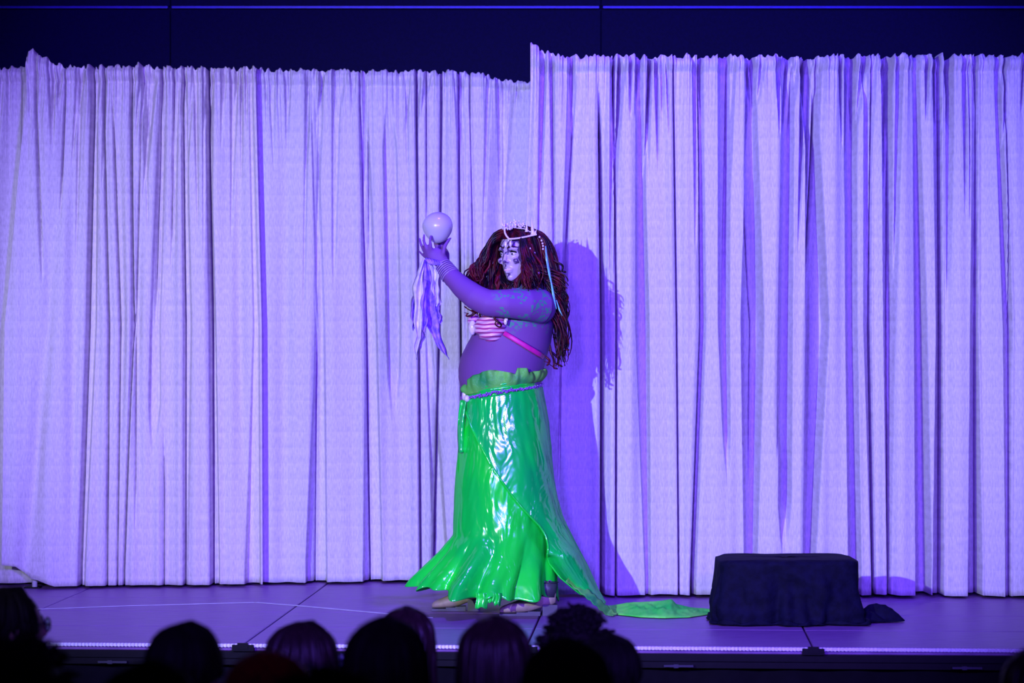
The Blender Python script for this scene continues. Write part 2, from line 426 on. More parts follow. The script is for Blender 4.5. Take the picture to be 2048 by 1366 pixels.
# ------------------------------------------------------------------ drapes
def keyed(k, v):      # three keys: top, middle, bottom
    return float(np.interp(v, [0.06, 0.5, 0.97], k))
def nz1(x, seed): return mnoise.noise(Vector((x, seed * 7.13, 0.37)))

def drape(name, uL, uR, D, ztop, zbot, bands, lines, soft, seed, m, label, step=1.0, nrows=96,
          auto=0, peak=None, hem=None, steep=1.2, group='ivory drapes'):
    """uL,uR: left/right edge px keys; D(u): distance; bands: (l3, r3, depth, v0, v1) recessed strips;
    lines: (x3, halfwidth px, depth, v0, v1) narrow creases; soft: (x3, width, depth) gentle hollows."""
    rnd = random.Random(seed)
    ncol = int((max(uR) - min(uL)) / step) + 1
    bands = list(bands)
    for i in range(auto):       # short gathers hanging from the heading: wedges that close on the way down
        u = rnd.uniform(min(uL) + 10, max(uR) - 10); v1 = rnd.choice([0.10, 0.14, 0.2, 0.3, 0.45]) * rnd.uniform(0.8, 1.3)
        wd = rnd.uniform(5, 17); sl = rnd.uniform(-12, 12)
        bands.append(((u, u + sl, u + sl), (u + wd, u + sl, u + sl), rnd.uniform(0.04, 0.10) * steep / 1.8, 0.0, v1, 'wedge'))
    s = np.linspace(0, 1, ncol)
    vlist = np.concatenate([np.linspace(0, 0.05, 14), np.linspace(0.056, 0.2, 18), np.linspace(0.21, 1.0, nrows - 32)])
    hf = np.array([nz1(i * (max(uR) - min(uL)) / ncol / 5.5, seed) + 0.6 * nz1(i * (max(uR) - min(uL)) / ncol / 2.9, seed + 3) for i in range(ncol)])
    topj = np.array([nz1(i * (max(uR) - min(uL)) / ncol / 7.0, seed + 9) for i in range(ncol)])
    V = []
    for v in vlist:
        l = keyed(uL, v); r = keyed(uR, v)
        u = l + (r - l) * s
        h = np.zeros(ncol)
        # broad undulation
        h += np.array([0.036 * nz1(x / 46.0, seed + 20 + v * 0.10) + 0.016 * nz1(x / 21.0 , seed + 30 + v * 0.16) for x in u])
        for b in bands:
            l3, r3, d, v0, v1 = b[:5]
            if v < v0 or v > v1: continue
            if len(b) > 5:
                t = (v - v0) / (v1 - v0)
                xl = lerp(l3[0], l3[1], t); xr = lerp(r3[0], r3[1], t)
                d = d * (1 - t) ** 0.6 * min(1, v / 0.03 + 0.3)
            else:
                xl = keyed(l3, v); xr = keyed(r3, v)
                fade = min(1, (v - v0) / 0.10 + (1 if v0 <= 0 else 0)) * min(1, (v1 - v) / 0.10 + (1 if v1 >= 1 else 0))
                xm = (xl + xr) / 2; hw = (xr - xl) / 2 * (0.3 + 0.7 * fade) ; xl, xr = xm - hw, xm + hw; d = d * fade
            if xr - xl < 0.8: continue
            if len(b) == 5: d = max(d, min(0.26, steep * (xr - xl) * 12.7 / F)) * fade
            t_ = np.clip((u - xl) / max(xr - xl, 1e-3), 0, 1)
            c = np.clip((xr - u + 3.0) / 6.0, 0, 1)
            h = h - d * (0.85 * np.clip((u - xl + 1.2) / 2.4, 0, 1) + 0.15 * t_) * c
        for (x3, hw, d, v0, v1) in lines:
            if v < v0 or v > v1: continue
            fade = min(1, (v - v0) / 0.12 + (1 if v0 <= 0 else 0)) * min(1, (v1 - v) / 0.12 + (1 if v1 >= 1 else 0))
            x = keyed(x3, v)
            h -= d * fade * np.exp(-((u - x) / hw) ** 4)
            h += 0.012 * fade * np.exp(-((u - x + 10) / 7.0) ** 2)
            h -= 0.018 * fade * np.exp(-((u - x - 7) / 8.0) ** 2)
        for (x3, wd, d) in soft:
            h -= d * np.exp(-((u - keyed(x3, v)) / wd) ** 2)
        # gathered heading with pole pocket
        g = math.exp(-max(0, v - 0.012) / 0.055)
        h += hf * 0.026 * g
        pocket = math.exp(-((v - 0.014) / 0.010) ** 2)
        h += 0.018 * pocket - 0.010 * math.exp(-((v - 0.030) / 0.004) ** 2)
        if v < 0.004: h -= 0.012
        z = ztop + (zbot - ztop) * v
        zz = np.full(ncol, z)
        zz += topj * 0.022 * math.exp(-v / 0.008)
        if peak:
            for (pu, pwid, ph, reach) in peak:
                zz += ph * np.exp(-((u - pu) / pwid) ** 2) * math.exp(-v / reach)
        if hem is not None:
            zz += np.array([interp(hem, x) for x in u]) * max(0, (v - 0.90) / 0.10)
        else:
            zz += np.array([0.006 * nz1(x / 30, seed + 50) for x in u]) * max(0, (v - 0.9) / 0.1)
        Dv = np.array([D(x) for x in u])
        xs = (u - 1024) / F * Dv
        V.append(np.stack([xs, Dv - h, zz], 1))
    nr = len(vlist)
    V = np.concatenate(V, 0)
    me = bpy.data.meshes.new(name)
    idx = np.arange(nr * ncol).reshape(nr, ncol)
    q = np.stack([idx[:-1, :-1], idx[1:, :-1], idx[1:, 1:], idx[:-1, 1:]], -1).reshape(-1, 4)
    me.from_pydata(V.tolist(), [], q.tolist()); me.update()
    o = link(name, me, m, None, True)
    solid(o, 0.002)
    put(o, label, 'curtain', group)
    return o

ZT, ZB = STZ + 2.63, STZ + 0.014
FULL = (0.0, 1.0)
Dl = lambda u: float(np.interp(u, [-400, 160, 800, 1100], [12.95, 13.15, 13.33, 13.36]))
Dr = lambda u: float(np.interp(u, [1040, 1100, 2500], [12.74, 12.70, 12.62]))

drape('drape', (-420, -420, -420), (130, 130, 130), lambda u: Dl(u) + 0.20, ZT + 0.01, ZB,
      [], [((-30, -40, -40), 2, .05, 0, 1)], [((20, 10, 0), 18, .02)], 11, M['drape_left'],
      'pale drape at the far left edge, mostly hidden behind its neighbour', auto=20)
drape('drape', (52, 8, 3), (512, 524, 526), Dl, ZT, ZB,
      [((181, 176, 160), (193, 190, 168), .05, 0, 1),
       ((412, 422, 427), (417, 429, 437), .07, 0, 1),
       ((497, 507, 490), (505, 518, 520), .03, 0, 1),
       ((318, 300, 290), (328, 318, 320), .018, 0.05, .75),
       ((363, 370, 370), (371, 382, 374), .03, 0, 1)],
      [((70, 88, 100), 2.4, .06, 0, .42), ((183, 174, 158), 2.6, .12, 0, 1), ((206, 217, 213), 2.0, .09, 0, 1),
       ((225, 240, 233), 1.8, .08, .05, 1), ((262, 266, 246), 2.2, .10, 0, 1), ((283, 270, 270), 1.6, .05, 0, .9),
       ((320, 307, 327), 1.8, .07, 0, .5), ((326, 326, 327), 1.6, .07, .7, 1), ((363, 369, 369), 2.2, .10, 0, 1),
       ((345, 340, 335), 1.6, .05, 0, .4), ((413, 421, 424), 2.8, .14, 0, 1), ((128, 112, 110), 2.0, .06, 0, .3)],
      [((120, 96, 48), 16, .035), ((468, 477, 500), 14, .02), ((445, 440, 450), 12, .012), ((150, 140, 130), 14, .012)], 23, M['drape_left'],
      'cream drape with a raised folded corner at its left and a tight row of gathers', auto=34,
      peak=[(62, 15, 0.06, 0.04), (84, 20, .035, .03)], hem=[(0, .11), (30, .10), (60, .035), (75, .03), (110, .0), (600, 0)])
drape('drape', (505, 519, 519), (1100, 1100, 1100), lambda u: Dl(u) + 0.09, ZT, ZB,
      [((622, 634, 612), (634, 648, 652), .035, 0, 1), ((722, 732, 727), (733, 753, 763), .05, 0, 1),
       ((664, 665, 660), (680, 668, 664), .035, 0, .45), ((765, 772, 790), (790, 800, 792), .02, .05, .7),
       ((842, 850, 868), (848, 862, 895), .05, .45, 1), ((925, 930, 930), (940, 936, 938), .03, 0, .6)],
      [((622, 632, 626), 1.8, .06, .45, 1), ((719, 731, 737), 2.0, .10, 0, 1), ((735, 736, 736), 1.4, .04, 0, .4),
       ((832, 837, 841), 2.6, .14, 0, 1), ((852, 853, 853), 1.8, .08, 0, .33), ((882, 878, 866), 2.6, .13, 0, 1),
       ((916, 921, 925), 2.4, .12, 0, 1), ((939, 949, 955), 1.6, .06, 0, .7)],
      [((560, 560, 560), 14, .008), ((590, 600, 598), 12, .008), ((800, 800, 800), 14, .012), ((1010, 1000, 980), 20, .05)], 37, M['drape'],
      'ivory woven drape behind the white orb, left of the performer', auto=26,
      peak=[(1040, 60, -0.05, 0.03)])
bandsR = [
    ((1135, 1122, 1112), (1148, 1130, 1118), .05, 0, .6),
    ((1196, 1201, 1200), (1200, 1208, 1208), .14, .05, 1),
    ((1272, 1272, 1291), (1284, 1297, 1300), .07, 0, 1),
    ((1396, 1400, 1380), (1406, 1411, 1390), .08, 0, 1),
    ((1437, 1437, 1460), (1460, 1458, 1462), .08, 0, .80),
    ((1494, 1483, 1490), (1510, 1526, 1512), .11, 0, 1),
    ((1566, 1558, 1556), (1588, 1584, 1580), .09, 0, .93),
    ((1612, 1613, 1606), (1632, 1656, 1626), .11, 0, 1),
    ((1690, 1692, 1697), (1712, 1713, 1722), .09, 0, 1),
    ((1728, 1728, 1744), (1740, 1743, 1752), .06, 0, 1),
    ((1764, 1768, 1775), (1782, 1788, 1781), .08, 0, 1),
    ((1826, 1829, 1832), (1838, 1852, 1862), .06, 0, 1),
    ((1866, 1872, 1866), (1884, 1886, 1889), .05, 0, 1),
    ((1894, 1896, 1900), (1908, 1899, 1902), .03, 0, .5),
    ((1946, 1941, 1937), (1957, 1957, 1965), .07, 0, 1),
    ((1990, 2006, 2010), (2000, 2023, 2020), .06, 0, 1),
    ((2085, 2080, 2078), (2105, 2110, 2108), .08, 0, 1),
    ((2160, 2155, 2150), (2180, 2190, 2188), .08, 0, 1),
    ((2240, 2235, 2230), (2260, 2270, 2268), .08, 0, 1),
    ((2320, 2315, 2310), (2340, 2350, 2348), .08, 0, 1)]
linesR = [((1080, 1075, 1070), 1.8, .06, 0, .5), ((1151, 1123, 1115), 2.0, .08, .03, .8), ((1197, 1203, 1203), 2.2, .12, .05, 1), ((1228, 1233, 1232), 2.2, .13, 0, 1),
          ((1347, 1354, 1358), 2.0, .10, 0, 1), ((1398, 1401, 1384), 1.8, .10, 0, 1), ((1478, 1509, 1500), 1.4, .05, .2, .8),
          ((1565, 1557, 1552), 1.6, .06, 0, .75), ((1636, 1616, 1608), 2.2, .10, 0, 1), ((1744, 1743, 1749), 2.0, .12, 0, 1),
          ((1781, 1780, 1778), 1.6, .07, .1, 1), ((1884, 1885, 1888), 2.2, .12, 0, 1), ((1957, 1957, 1962), 1.8, .10, 0, 1), ((2012, 2023, 2021), 1.8, .10, 0, 1)]
drape('drape', (1061, 1046, 1040), (2420, 2420, 2420), Dr, ZT, ZB, bandsR, linesR,
      [((1100, 1110, 1110), 14, .035), ((1320, 1320, 1330), 20, .006)], 53, M['drape'],
      'tall ivory drape right of the performer with a lifted corner and deep blue folds', steep=2.8, auto=66,
      peak=[(1064, 12, 0.045, 0.03), (1082, 20, .032, .03)])
# upright at the gap in the left drape
up = empty('drape_upright', G(65, 1178))
put(up, 'short white pole foot showing under the lifted hem of the left drape', 'pole')
b0 = G(65, 1178)
MB().tube([(b0.x, b0.y + .06, STZ + 0.006), (b0.x, b0.y + .06, STZ + 0.5)], 0.014, 16).build('pole', M['pole'], up)
MB().box((b0.x - 0.05, b0.y + 0.03, STZ), (b0.x + 0.03, b0.y + 0.10, STZ + 0.006)).build('base_plate', M['metal_dark'], up, False)

# ================================================================== PERFORMER
YC = 12.0
def X(px): return (px - 1024) / 436.0
def Z(py): return CAMZ - (py - 683) / 436.0
def Q(px, py, y):           # pixel at its own distance y
    return P(px, py, y)
PF = empty('person', (X(1020), YC, STZ))
put(PF, 'performer in a long dark red wig and shiny green mermaid skirt raising a white orb', 'person')

def ell_ring(cx, cy, z, rx, ry, n=40, p=2.0):
    r = []
    for k in range(n):
        a = 2*math.pi*k/n; c, s_ = math.cos(a), math.sin(a)
        r.append(Vector((cx + rx*math.copysign(abs(c)**(2/p), c), cy - ry*math.copysign(abs(s_)**(2/p), s_), z)))
    return r
body = MB()
tor = [(566, 1030, 1092, .10), (580, 1010, 1104, .165), (598, 990, 1111, .20), (622, 968, 1113, .205), (650, 952, 1109, .20), (668, 945, 1105, .195),
       (690, 933, 1101, .195), (712, 922, 1094, .20), (735, 917, 1088, .205), (758, 917, 1084, .21), (785, 924, 1081, .21), (820, 932, 1086, .205), (860, 940, 1080, .19)]
body.loft([ell_ring(X((a+b)/2), YC, Z(py), (b-a)/2/436, ry, 48, 2.2) for py, a, b, ry in tor])
# head: skull and face, turned between the camera and the orb
HC = Vector((X(1037), YC - 0.02, Z(512)))
fd = Vector((-0.62, -0.78, -0.08)).normalized(); rt = fd.cross(Vector((0, 0, 1))).normalized(); upv = rt.cross(fd).normalized()
def HL(f, r, u): return HC + fd * f + rt * r + upv * u
head = MB()
hr = []
for t, rf, rb, rw in [(-.118, .030, .0, .028), (-.108, .062, .01, .042), (-.085, .080, .03, .054), (-.055, .088, .06, .062), (-.02, .090, .085, .068), (.02, .092, .098, .074), (.055, .090, .102, .076), (.085, .075, .092, .068), (.105, .05, .065, .045), (.115, .02, .03, .02)]:
    ring = []
    for k in range(32):
        a = 2*math.pi*k/32; c = math.cos(a); s_ = math.sin(a)
        ring.append(HL((rf if c > 0 else rb) * c * (1.0), rw * s_, t))
    hr.append(ring)
head.loft(hr)
# nose, brow ridge, lips, chin, ears
head.tube([HL(.086, 0, .025), HL(.098, 0, .0), HL(.106, 0, -.020), HL(.092, 0, -.030)], [.006, .008, .010, .007], 10)
for s_ in (-1, 1):
    head.ball(HL(.094, s_*.010, -.024), .0075)
    head.tube([HL(.086, s_*.010, .034), HL(.088, s_*.03, .040), HL(.072, s_*.052, .032)], [.007, .009, .007], 8)
    head.tube([HL(.070, s_*.050, -.015), HL(.080, s_*.034, -.022)], [.016, .014], 8)
    head.ball(HL(-.005, s_*.075, -.005), (.012, .012, .026))
head.tube([HL(.080, -.024, -.058), HL(.094, 0, -.052), HL(.080, .024, -.058)], [.006, .009, .006], 8)
head.tube([HL(.080, -.02, -.066), HL(.092, 0, -.068), HL(.080, .02, -.066)], [.006, .009, .006], 8)
head.ball(HL(.060, 0, -.094), (.024, .024, .020))
body.v_head = None
neck = MB().tube([HC + Vector((.01, .01, -.06)), Vector((X(1056), YC, Z(572))), Vector((X(1058), YC, Z(600)))], [.062, .068, .085], 20)
body.add(neck.v, neck.f)
# near (left) arm
SH = [(1083, 613, 11.83, 34), (1050, 609, 11.76, 31), (1010, 607, 11.73, 28), (975, 606, 11.73, 26.5), (950, 594, 11.75, 25), (925, 575, 11.79, 22), (903, 553, 11.83, 18), (890, 536, 11.86, 14.5)]
body.ball(Q(1084, 613, 11.84), (.066, .075, .078), 24, 14)
body.tube([Q(a, b, y) for a, b, y, r in SH], [r / 436 for *_, r in SH], 24)
# far (right) arm
SF = [(1070, 604, 12.17, 32), (1020, 590, 12.24, 28), (970, 578, 12.24, 25), (935, 577, 12.16, 22), (905, 558, 12.05, 18), (889, 538, 11.98, 14)]
body.tube([Q(a, b, y) for a, b, y, r in SF], [r / 436 for *_, r in SF], 20)
hands = MB()
def chain(mb, pts, r0, r1, n=10):
    pts = [Q(*p) for p in pts]; k = len(pts)
    mb.tube(pts, [lerp(r0, r1, i/(k-1)) for i in range(k)], n); mb.ball(pts[-1], r1, 10, 6)
# near hand: palm then five fingers closing on the orb
ph = [Q(889, 534, 11.86), Q(882, 522, 11.865), Q(872, 512, 11.87), Q(863, 503, 11.872)]
hands.tube(ph, [.030, .036, .040, .034], 16, 0.55, up=(0.75, 0, 0.65))
chain(hands, [(864, 506, 11.862), (861, 494, 11.850), (860, 482, 11.850), (862, 472, 11.862)], .0105, .0080)   # index
chain(hands, [(859, 510, 11.868), (852, 497, 11.860), (848, 483, 11.862), (848, 470, 11.873)], .0105, .0078)   # middle
chain(hands, [(856, 513, 11.878), (848, 502, 11.876), (842, 489, 11.884), (839, 477, 11.896)], .0100, .0075)   # ring
chain(hands, [(856, 517, 11.888), (848, 512, 11.890), (841, 506, 11.898), (837, 501, 11.910)], .0090, .0068)   # little
chain(hands, [(884, 518, 11.865), (887, 505, 11.850), (889, 493, 11.848), (896, 482, 11.856), (901, 476, 11.866)], .0135, .0075)  # thumb
# far hand behind the orb
ph = [Q(887, 536, 11.98), Q(885, 522, 11.985), Q(883, 508, 11.985), Q(880, 498, 11.98)]
hands.tube(ph, [.028, .034, .038, .030], 16, 0.5, up=(0.9, 0, 0.1))
for i, (a, b) in enumerate([(868, 474), (878, 468), (887, 470), (895, 478)]):
    chain(hands, [(876 + i*4, 502, 11.985), (872 + i*6, 492, 11.995), (lerp(870+i*6, a, .6), 482, 11.992), (a, b, 11.982)], .0098, .0072)
chain(hands, [(875, 520, 11.975), (866, 508, 11.965), (861, 498, 11.962)], .011, .008)
body.add(hands.v, hands.f)
# legs, striding to the left
def leg(hip, knee, ank):
    body.tube([hip, lerp(hip, knee, .5), knee, lerp(knee, ank, .4), ank], [.105, .085, .062, .055, .042], 16)
ankA = P(938, 1178, 12.1); ankB = P(1092, 1176, 11.88)
leg(Vector((X(1000), 12.1, Z(845))), P(975, 1020, 12.1), ankA)
leg(Vector((X(1030), 11.9, Z(845))), P(1035, 1025, 11.92), ankB)
for a in (ankA, ankB):      # heel and foot inside the boots
    body.tube([a, a + Vector((-.01, 0, -.02)), a + Vector((-.05, 0, -.03))], [.034, .028, .018], 12)
bm_ = remesh(body, 0.0055, 12)
link('body', bm_, M['skin'], PF)
hd = link('face', remesh(head, 0.0035, 6), M['face'], PF)
# eyes
for s_ in (-1, 1):
    ey = MB().ball(HL(.074, s_*.031, .014), .0135, 14, 8)
    ey.build('eye', M['pearl'], hd)
    MB().ball(HL(.0855, s_*.032, .013), .0058, 10, 6).build('pupil', M['boot_dark'], hd)
    MB().tube([HL(.079, s_*.014, .018), HL(.089, s_*.030, .026), HL(.076, s_*.050, .020)], [.003, .0048, .003], 6).build('eyelid', M['hair_dark'], hd)
    MB().tube([HL(.092, s_*.010, .040), HL(.094, s_*.030, .050), HL(.074, s_*.056, .042)], [.003, .004, .002], 6).build('eyebrow', M['wig'], hd)
MB().tube([HL(.086, -.022, -.060), HL(.101, 0, -.0595), HL(.086, .022, -.060)], [.002, .004, .002], 6).build('lips', M['bra'], hd)

# ---------- wig
rnd = random.Random(5)
wig = MB()
def cap(mb, C, fdir, rv, uv, rads, nu=36, nv=18, scale=1.0, hair_u=0.30, face_c=0.30):
    """Skull cap with the face left open."""
    vs = []; ok = []
    for j in range(nv + 1):
        a = math.pi * 0.80 * j / nv
        for k in range(nu):
            b = 2*math.pi*k/nu
            f, r_, u = math.sin(a)*math.cos(b), math.sin(a)*math.sin(b), math.cos(a)
            vs.append(C + fdir*(f*rads[0]) + rv*(r_*rads[1]) + uv*(u*rads[2]))
            ok.append(not (f > face_c and u < hair_u))
    fs = []
    for j in range(nv):
        for k in range(nu):
            q = (j*nu+k, (j+1)*nu+k, (j+1)*nu+(k+1) % nu, j*nu+(k+1) % nu)
            if all(ok[i] for i in q): fs.append(q)
    mb.add(vs, fs)
cap(wig, HC + upv*.012, fd, rt, upv, (.112, .098, .128), hair_u=0.45, face_c=0.45)
def lock(mb, path, r0, wav, per, ph, n=6, seg=26, tip=0.25):
    """path: few control points; resampled and waved into a curl."""
    path = [Vector(p) for p in path]
    ts = np.linspace(0, len(path)-1, seg)
    pts = []; rad = []
    for i, t in enumerate(ts):
        k = min(int(t), len(path)-2); fr = t - k
        p0 = path[max(k-1, 0)]; p1 = path[k]; p2 = path[k+1]; p3 = path[min(k+2, len(path)-1)]
        p = 0.5*((2*p1) + (p2-p0)*fr + (2*p0-5*p1+4*p2-p3)*fr*fr + (3*p1-p0-3*p2+p3)*fr**3)
        s_ = i/(seg-1); a = wav * min(1, max(0, s_-.25)*1.7)
        p = p + Vector((math.cos(ph + s_*per), math.sin(ph + s_*per), 0.35*math.sin(ph + s_*per*1.3))) * a
        pts.append(p); rad.append(r0 * (1 - (1-tip)*max(0, s_-.45)/.55) * (0.55 + .45*min(1, s_*5)))
    mb.tube(pts, rad, n)
part = HL(.035, 0, .128)
for i in range(560):
    az = rnd.uniform(-math.pi, math.pi)       # 0 = face forward, + toward rt
    if abs(az) < 0.78: az = math.copysign(rnd.uniform(0.78, 1.0), az)
    d = fd*math.cos(az) + rt*math.sin(az)
    rr = .112*abs(math.cos(az)) + .102*abs(math.sin(az))
    wd = Vector((d.x, d.y, 0)).normalized()
    back = wd.x                                 # +1 = image right (her back)
    root = part + fd*rnd.uniform(-.10, .02) + rt*rnd.uniform(-.012, .012) + upv*rnd.uniform(-.012, .006)
    up1 = HC + d*(rr*.72) + upv*(.085 + rnd.uniform(-.02, .02))
    mid = HC + d*(rr + rnd.uniform(0, .012)) + upv*rnd.uniform(-.02, .03)
    out = rnd.uniform(.02, .075)
    if back > 0.45 and wd.y > -0.75:
        zend = Z(rnd.uniform(600, 735)); dx = .03 + .045*rnd.random()
    elif wd.y > 0.3:
        zend = Z(rnd.uniform(580, 690)); dx = 0
    else:
        zend = Z(rnd.uniform(560, 590)); dx = 0
    low = HC + d*(rr + out); low.z = lerp(HC.z, min(HC.z - .04, zend), .45)
    end = HC + d*(rr + out*1.25) + Vector((dx, 0, 0)); end.z = zend
    if back > 0.45:       # lies behind the shoulder and down the back
        bx = X(1112) + rnd.uniform(-.005, .05)
        low.x = min(low.x, X(1122)); end.x = bx
        low.y = min(max(low.y, 11.86), 12.16); end.y = min(max(end.y, 11.84), 12.16)
        m2 = lerp(low, end, .5)
        m2.x = max(m2.x, X(1113)) + rnd.uniform(0, .025)
        pth = [root, up1, mid, low, m2, end]
    else:
        pth = [root, up1, mid, low, end]
    lock(wig, pth, rnd.uniform(.0035, .008), rnd.uniform(.006, .016), rnd.uniform(9, 20), rnd.uniform(0, 6.28))
for i in range(70):     # locks brought forward over the collar, under the chin
    sd = rnd.choice((-1, 1)); r1 = rnd.uniform(.0, .085)*sd; f1 = rnd.uniform(.05, .10)
    p0 = HL(.0, sd*.098, -.02 + rnd.uniform(-.03, .02)); p1 = HL(f1*.8, sd*max(abs(r1), .055), -.095); p2 = HL(f1, r1, -.135 + rnd.uniform(-.02, .01)); p3 = HL(f1 + .01, r1*.9, -.19 + rnd.uniform(-.03, .02))
    lock(wig, [p0, p1, p2, p3], rnd.uniform(.004, .008), .008, rnd.uniform(7, 14), rnd.uniform(0, 6), seg=18)
# loose curls: outer right, at the bust, at the left
for (a, b, c, d_, y) in [(1105, 520, 1128, 545, 11.9), (1110, 560, 1134, 600, 11.88), (1112, 640, 1136, 700, 11.9), (1100, 690, 1112, 738, 11.86), (1098, 700, 1120, 732, 11.9), (1090, 712, 1098, 730, 11.84),
                         (1108, 600, 1130, 640, 11.9), (1112, 620, 1132, 690, 11.95), (968, 545, 955, 575, 11.9), (980, 520, 957, 560, 11.92), (958, 600, 930, 605, 11.9), (955, 615, 937, 632, 11.86), (985, 625, 1000, 652, 11.74), (960, 620, 942, 622, 11.83)]:
    p0, p1 = Q(a, b, y), Q(c, d_, y)
    lock(wig, [p0, lerp(p0, p1, .4) + Vector((rnd.uniform(-.01, .02), 0, 0)), p1, p1 + Vector((-.02, .01, .02))], .0055, .014, rnd.uniform(12, 18), rnd.uniform(0, 6))
wg = wig.build('wig', M['wig'], PF)
# hair ribbons
for pts, wd in (([(1091, 492), (1094, 520), (1099, 548), (1103, 570)], .0085), ([(1101, 556), (1107, 590), (1113, 618)], .008), ([(1113, 600), (1119, 620), (1125, 632)], .004), ([(1055, 500), (1060, 520), (1061, 545)], .004), ([(988, 628), (984, 608), (986, 640)], .005)):
    y = 11.80 if pts[0][0] > 1080 else 11.86 if pts[0][0] > 1000 else 11.78
    MB().tube([Q(a, b, y) for a, b in pts], [wd*.5] + [wd]*(len(pts)-2) + [wd*.3], 8, 0.35).build('hair_ribbon', M['tinsel'], wg)

# ---------- tiara
ti = empty('tiara', HC + Vector((0, 0, .12))); ti.parent = PF
pmx = Matrix.Translation(PF.location); ti.matrix_parent_inverse = pmx.inverted()
def cone_shell(tip, base, r):
    mb = MB(); n = 15; pts = [lerp(Vector(base), Vector(tip), i/(n-1)) for i in range(n)]
    mb.tube(pts, [max(.0012, r*(1-i/(n-1))*(1+.14*math.sin(i*2.6))) for i in range(n)], 10)
    return mb.build('shell_spike', M['pearl'], ti)
for (tx, ty, bx, by, y, r) in [(1054, 441, 1053, 464, 11.88, .0075), (1063, 435, 1066, 470, 11.86, .011), (1037, 443, 1040, 456, 11.90, .007), (1001, 438, 1006, 452, 11.84, .005), (1000, 447, 1010, 453, 11.84, .005), (1010, 440, 1009, 454, 11.85, .005), (1028, 438, 1030, 455, 11.88, .006), (1073, 459, 1069, 470, 11.85, .009)]:
    cone_shell(Q(tx, ty, y), Q(bx, by, y), r)
mb = MB()
for i in range(58):
    t = rnd.random(); px = lerp(1008, 1050, t); py = lerp(456, 449, t) + rnd.uniform(-9, 5)
    mb.ball(Q(px, py, 11.86 + .03*t + rnd.uniform(-.012, .012)), rnd.uniform(.003, .0062), 8, 6)
mb.build('pearl_cluster', M['pearl'], ti)
MB().tube([Q(1004, 458, 11.85), Q(1025, 455, 11.87), Q(1050, 458, 11.88), Q(1072, 470, 11.86)], .002, 8).build('tiara_band', M['pearl'], ti)
mb = MB(); cp = [(1009, 459), (1010, 466), (1013, 472), (1018, 478), (1028, 477.5), (1040, 476), (1052, 473.5), (1063, 471), (1072, 469)]
L = np.linspace(0, len(cp)-1, 34)
for t in L:
    k = min(int(t), len(cp)-2); f = t-k
    mb.ball(Q(lerp(cp[k][0], cp[k+1][0], f), lerp(cp[k][1], cp[k+1][1], f), 11.845), .0046, 8, 6)
mb.build('pearl_chain', M['pearl'], ti)
mb = MB().ball(Q(1011.5, 489, 11.845), (.007, .005, .014)).ball(Q(1021, 488, 11.845), (.007, .005, .014)).ball(Q(1017, 481, 11.845), .004)
mb.build('pendant', M['pearl'], ti)
mb = MB()
for i, (a, b) in enumerate([(1079, 474), (1083, 481), (1085, 487), (1086, 492), (1086, 498), (1060, 497), (1064, 503), (1063, 510), (1065, 516), (1069, 506), (1078, 546), (1063, 548)]):
    mb.ball(Q(a, b, 11.84), .0048, 8, 6)
mb.build('hair_pearls', M['pearl'], ti)['kind'] = 'stuff'

# ---------- bra
def cup(c, rx, ry, rz, ang=0):
    mb = MB(); c = Vector(c)
    def f(u, v):
        a = math.pi*v; b = 2*math.pi*u
        k = 1 + .07*math.sin(a*13 + 1.2*math.sin(b))
        p = Vector((rx*math.sin(a)*math.cos(b)*k, ry*math.sin(a)*math.sin(b)*k, rz*math.cos(a)))
        p.x *= (1 + .25*(p.z/rz)); 
        return c + Matrix.Rotation(ang, 3, 'Y') @ p
    mb.grid(f, 40, 60); return mb
bra = cup(Q(983, 656, 11.835), .074, .075, .066, R(-14)).build('bra_top', M['bra'], PF)
cup(Q(950, 652, 11.97), .03, .07, .06, R(-10)).build('far_cup', M['bra'], bra)
MB().ball(Q(945, 655, 11.88), (.018, .02, .035)).build('shell_ornament', M['pearl'], bra)
MB().ball(Q(1011, 643, 11.76), (.008, .006, .016)).ball(Q(1013, 639, 11.762), (.007, .006, .010)).build('shell_ornament', M['pearl'], bra)
sp = [(1008, 666, 11.783), (1025, 676, 11.775), (1045, 688, 11.775), (1065, 700, 11.79), (1080, 709, 11.83), (1087, 714, 11.90)]
MB().tube([Q(*p) for p in sp], .011, 10, 0.35, up=(0.5, 0, 1)).build('bra_strap', M['strap'], bra)

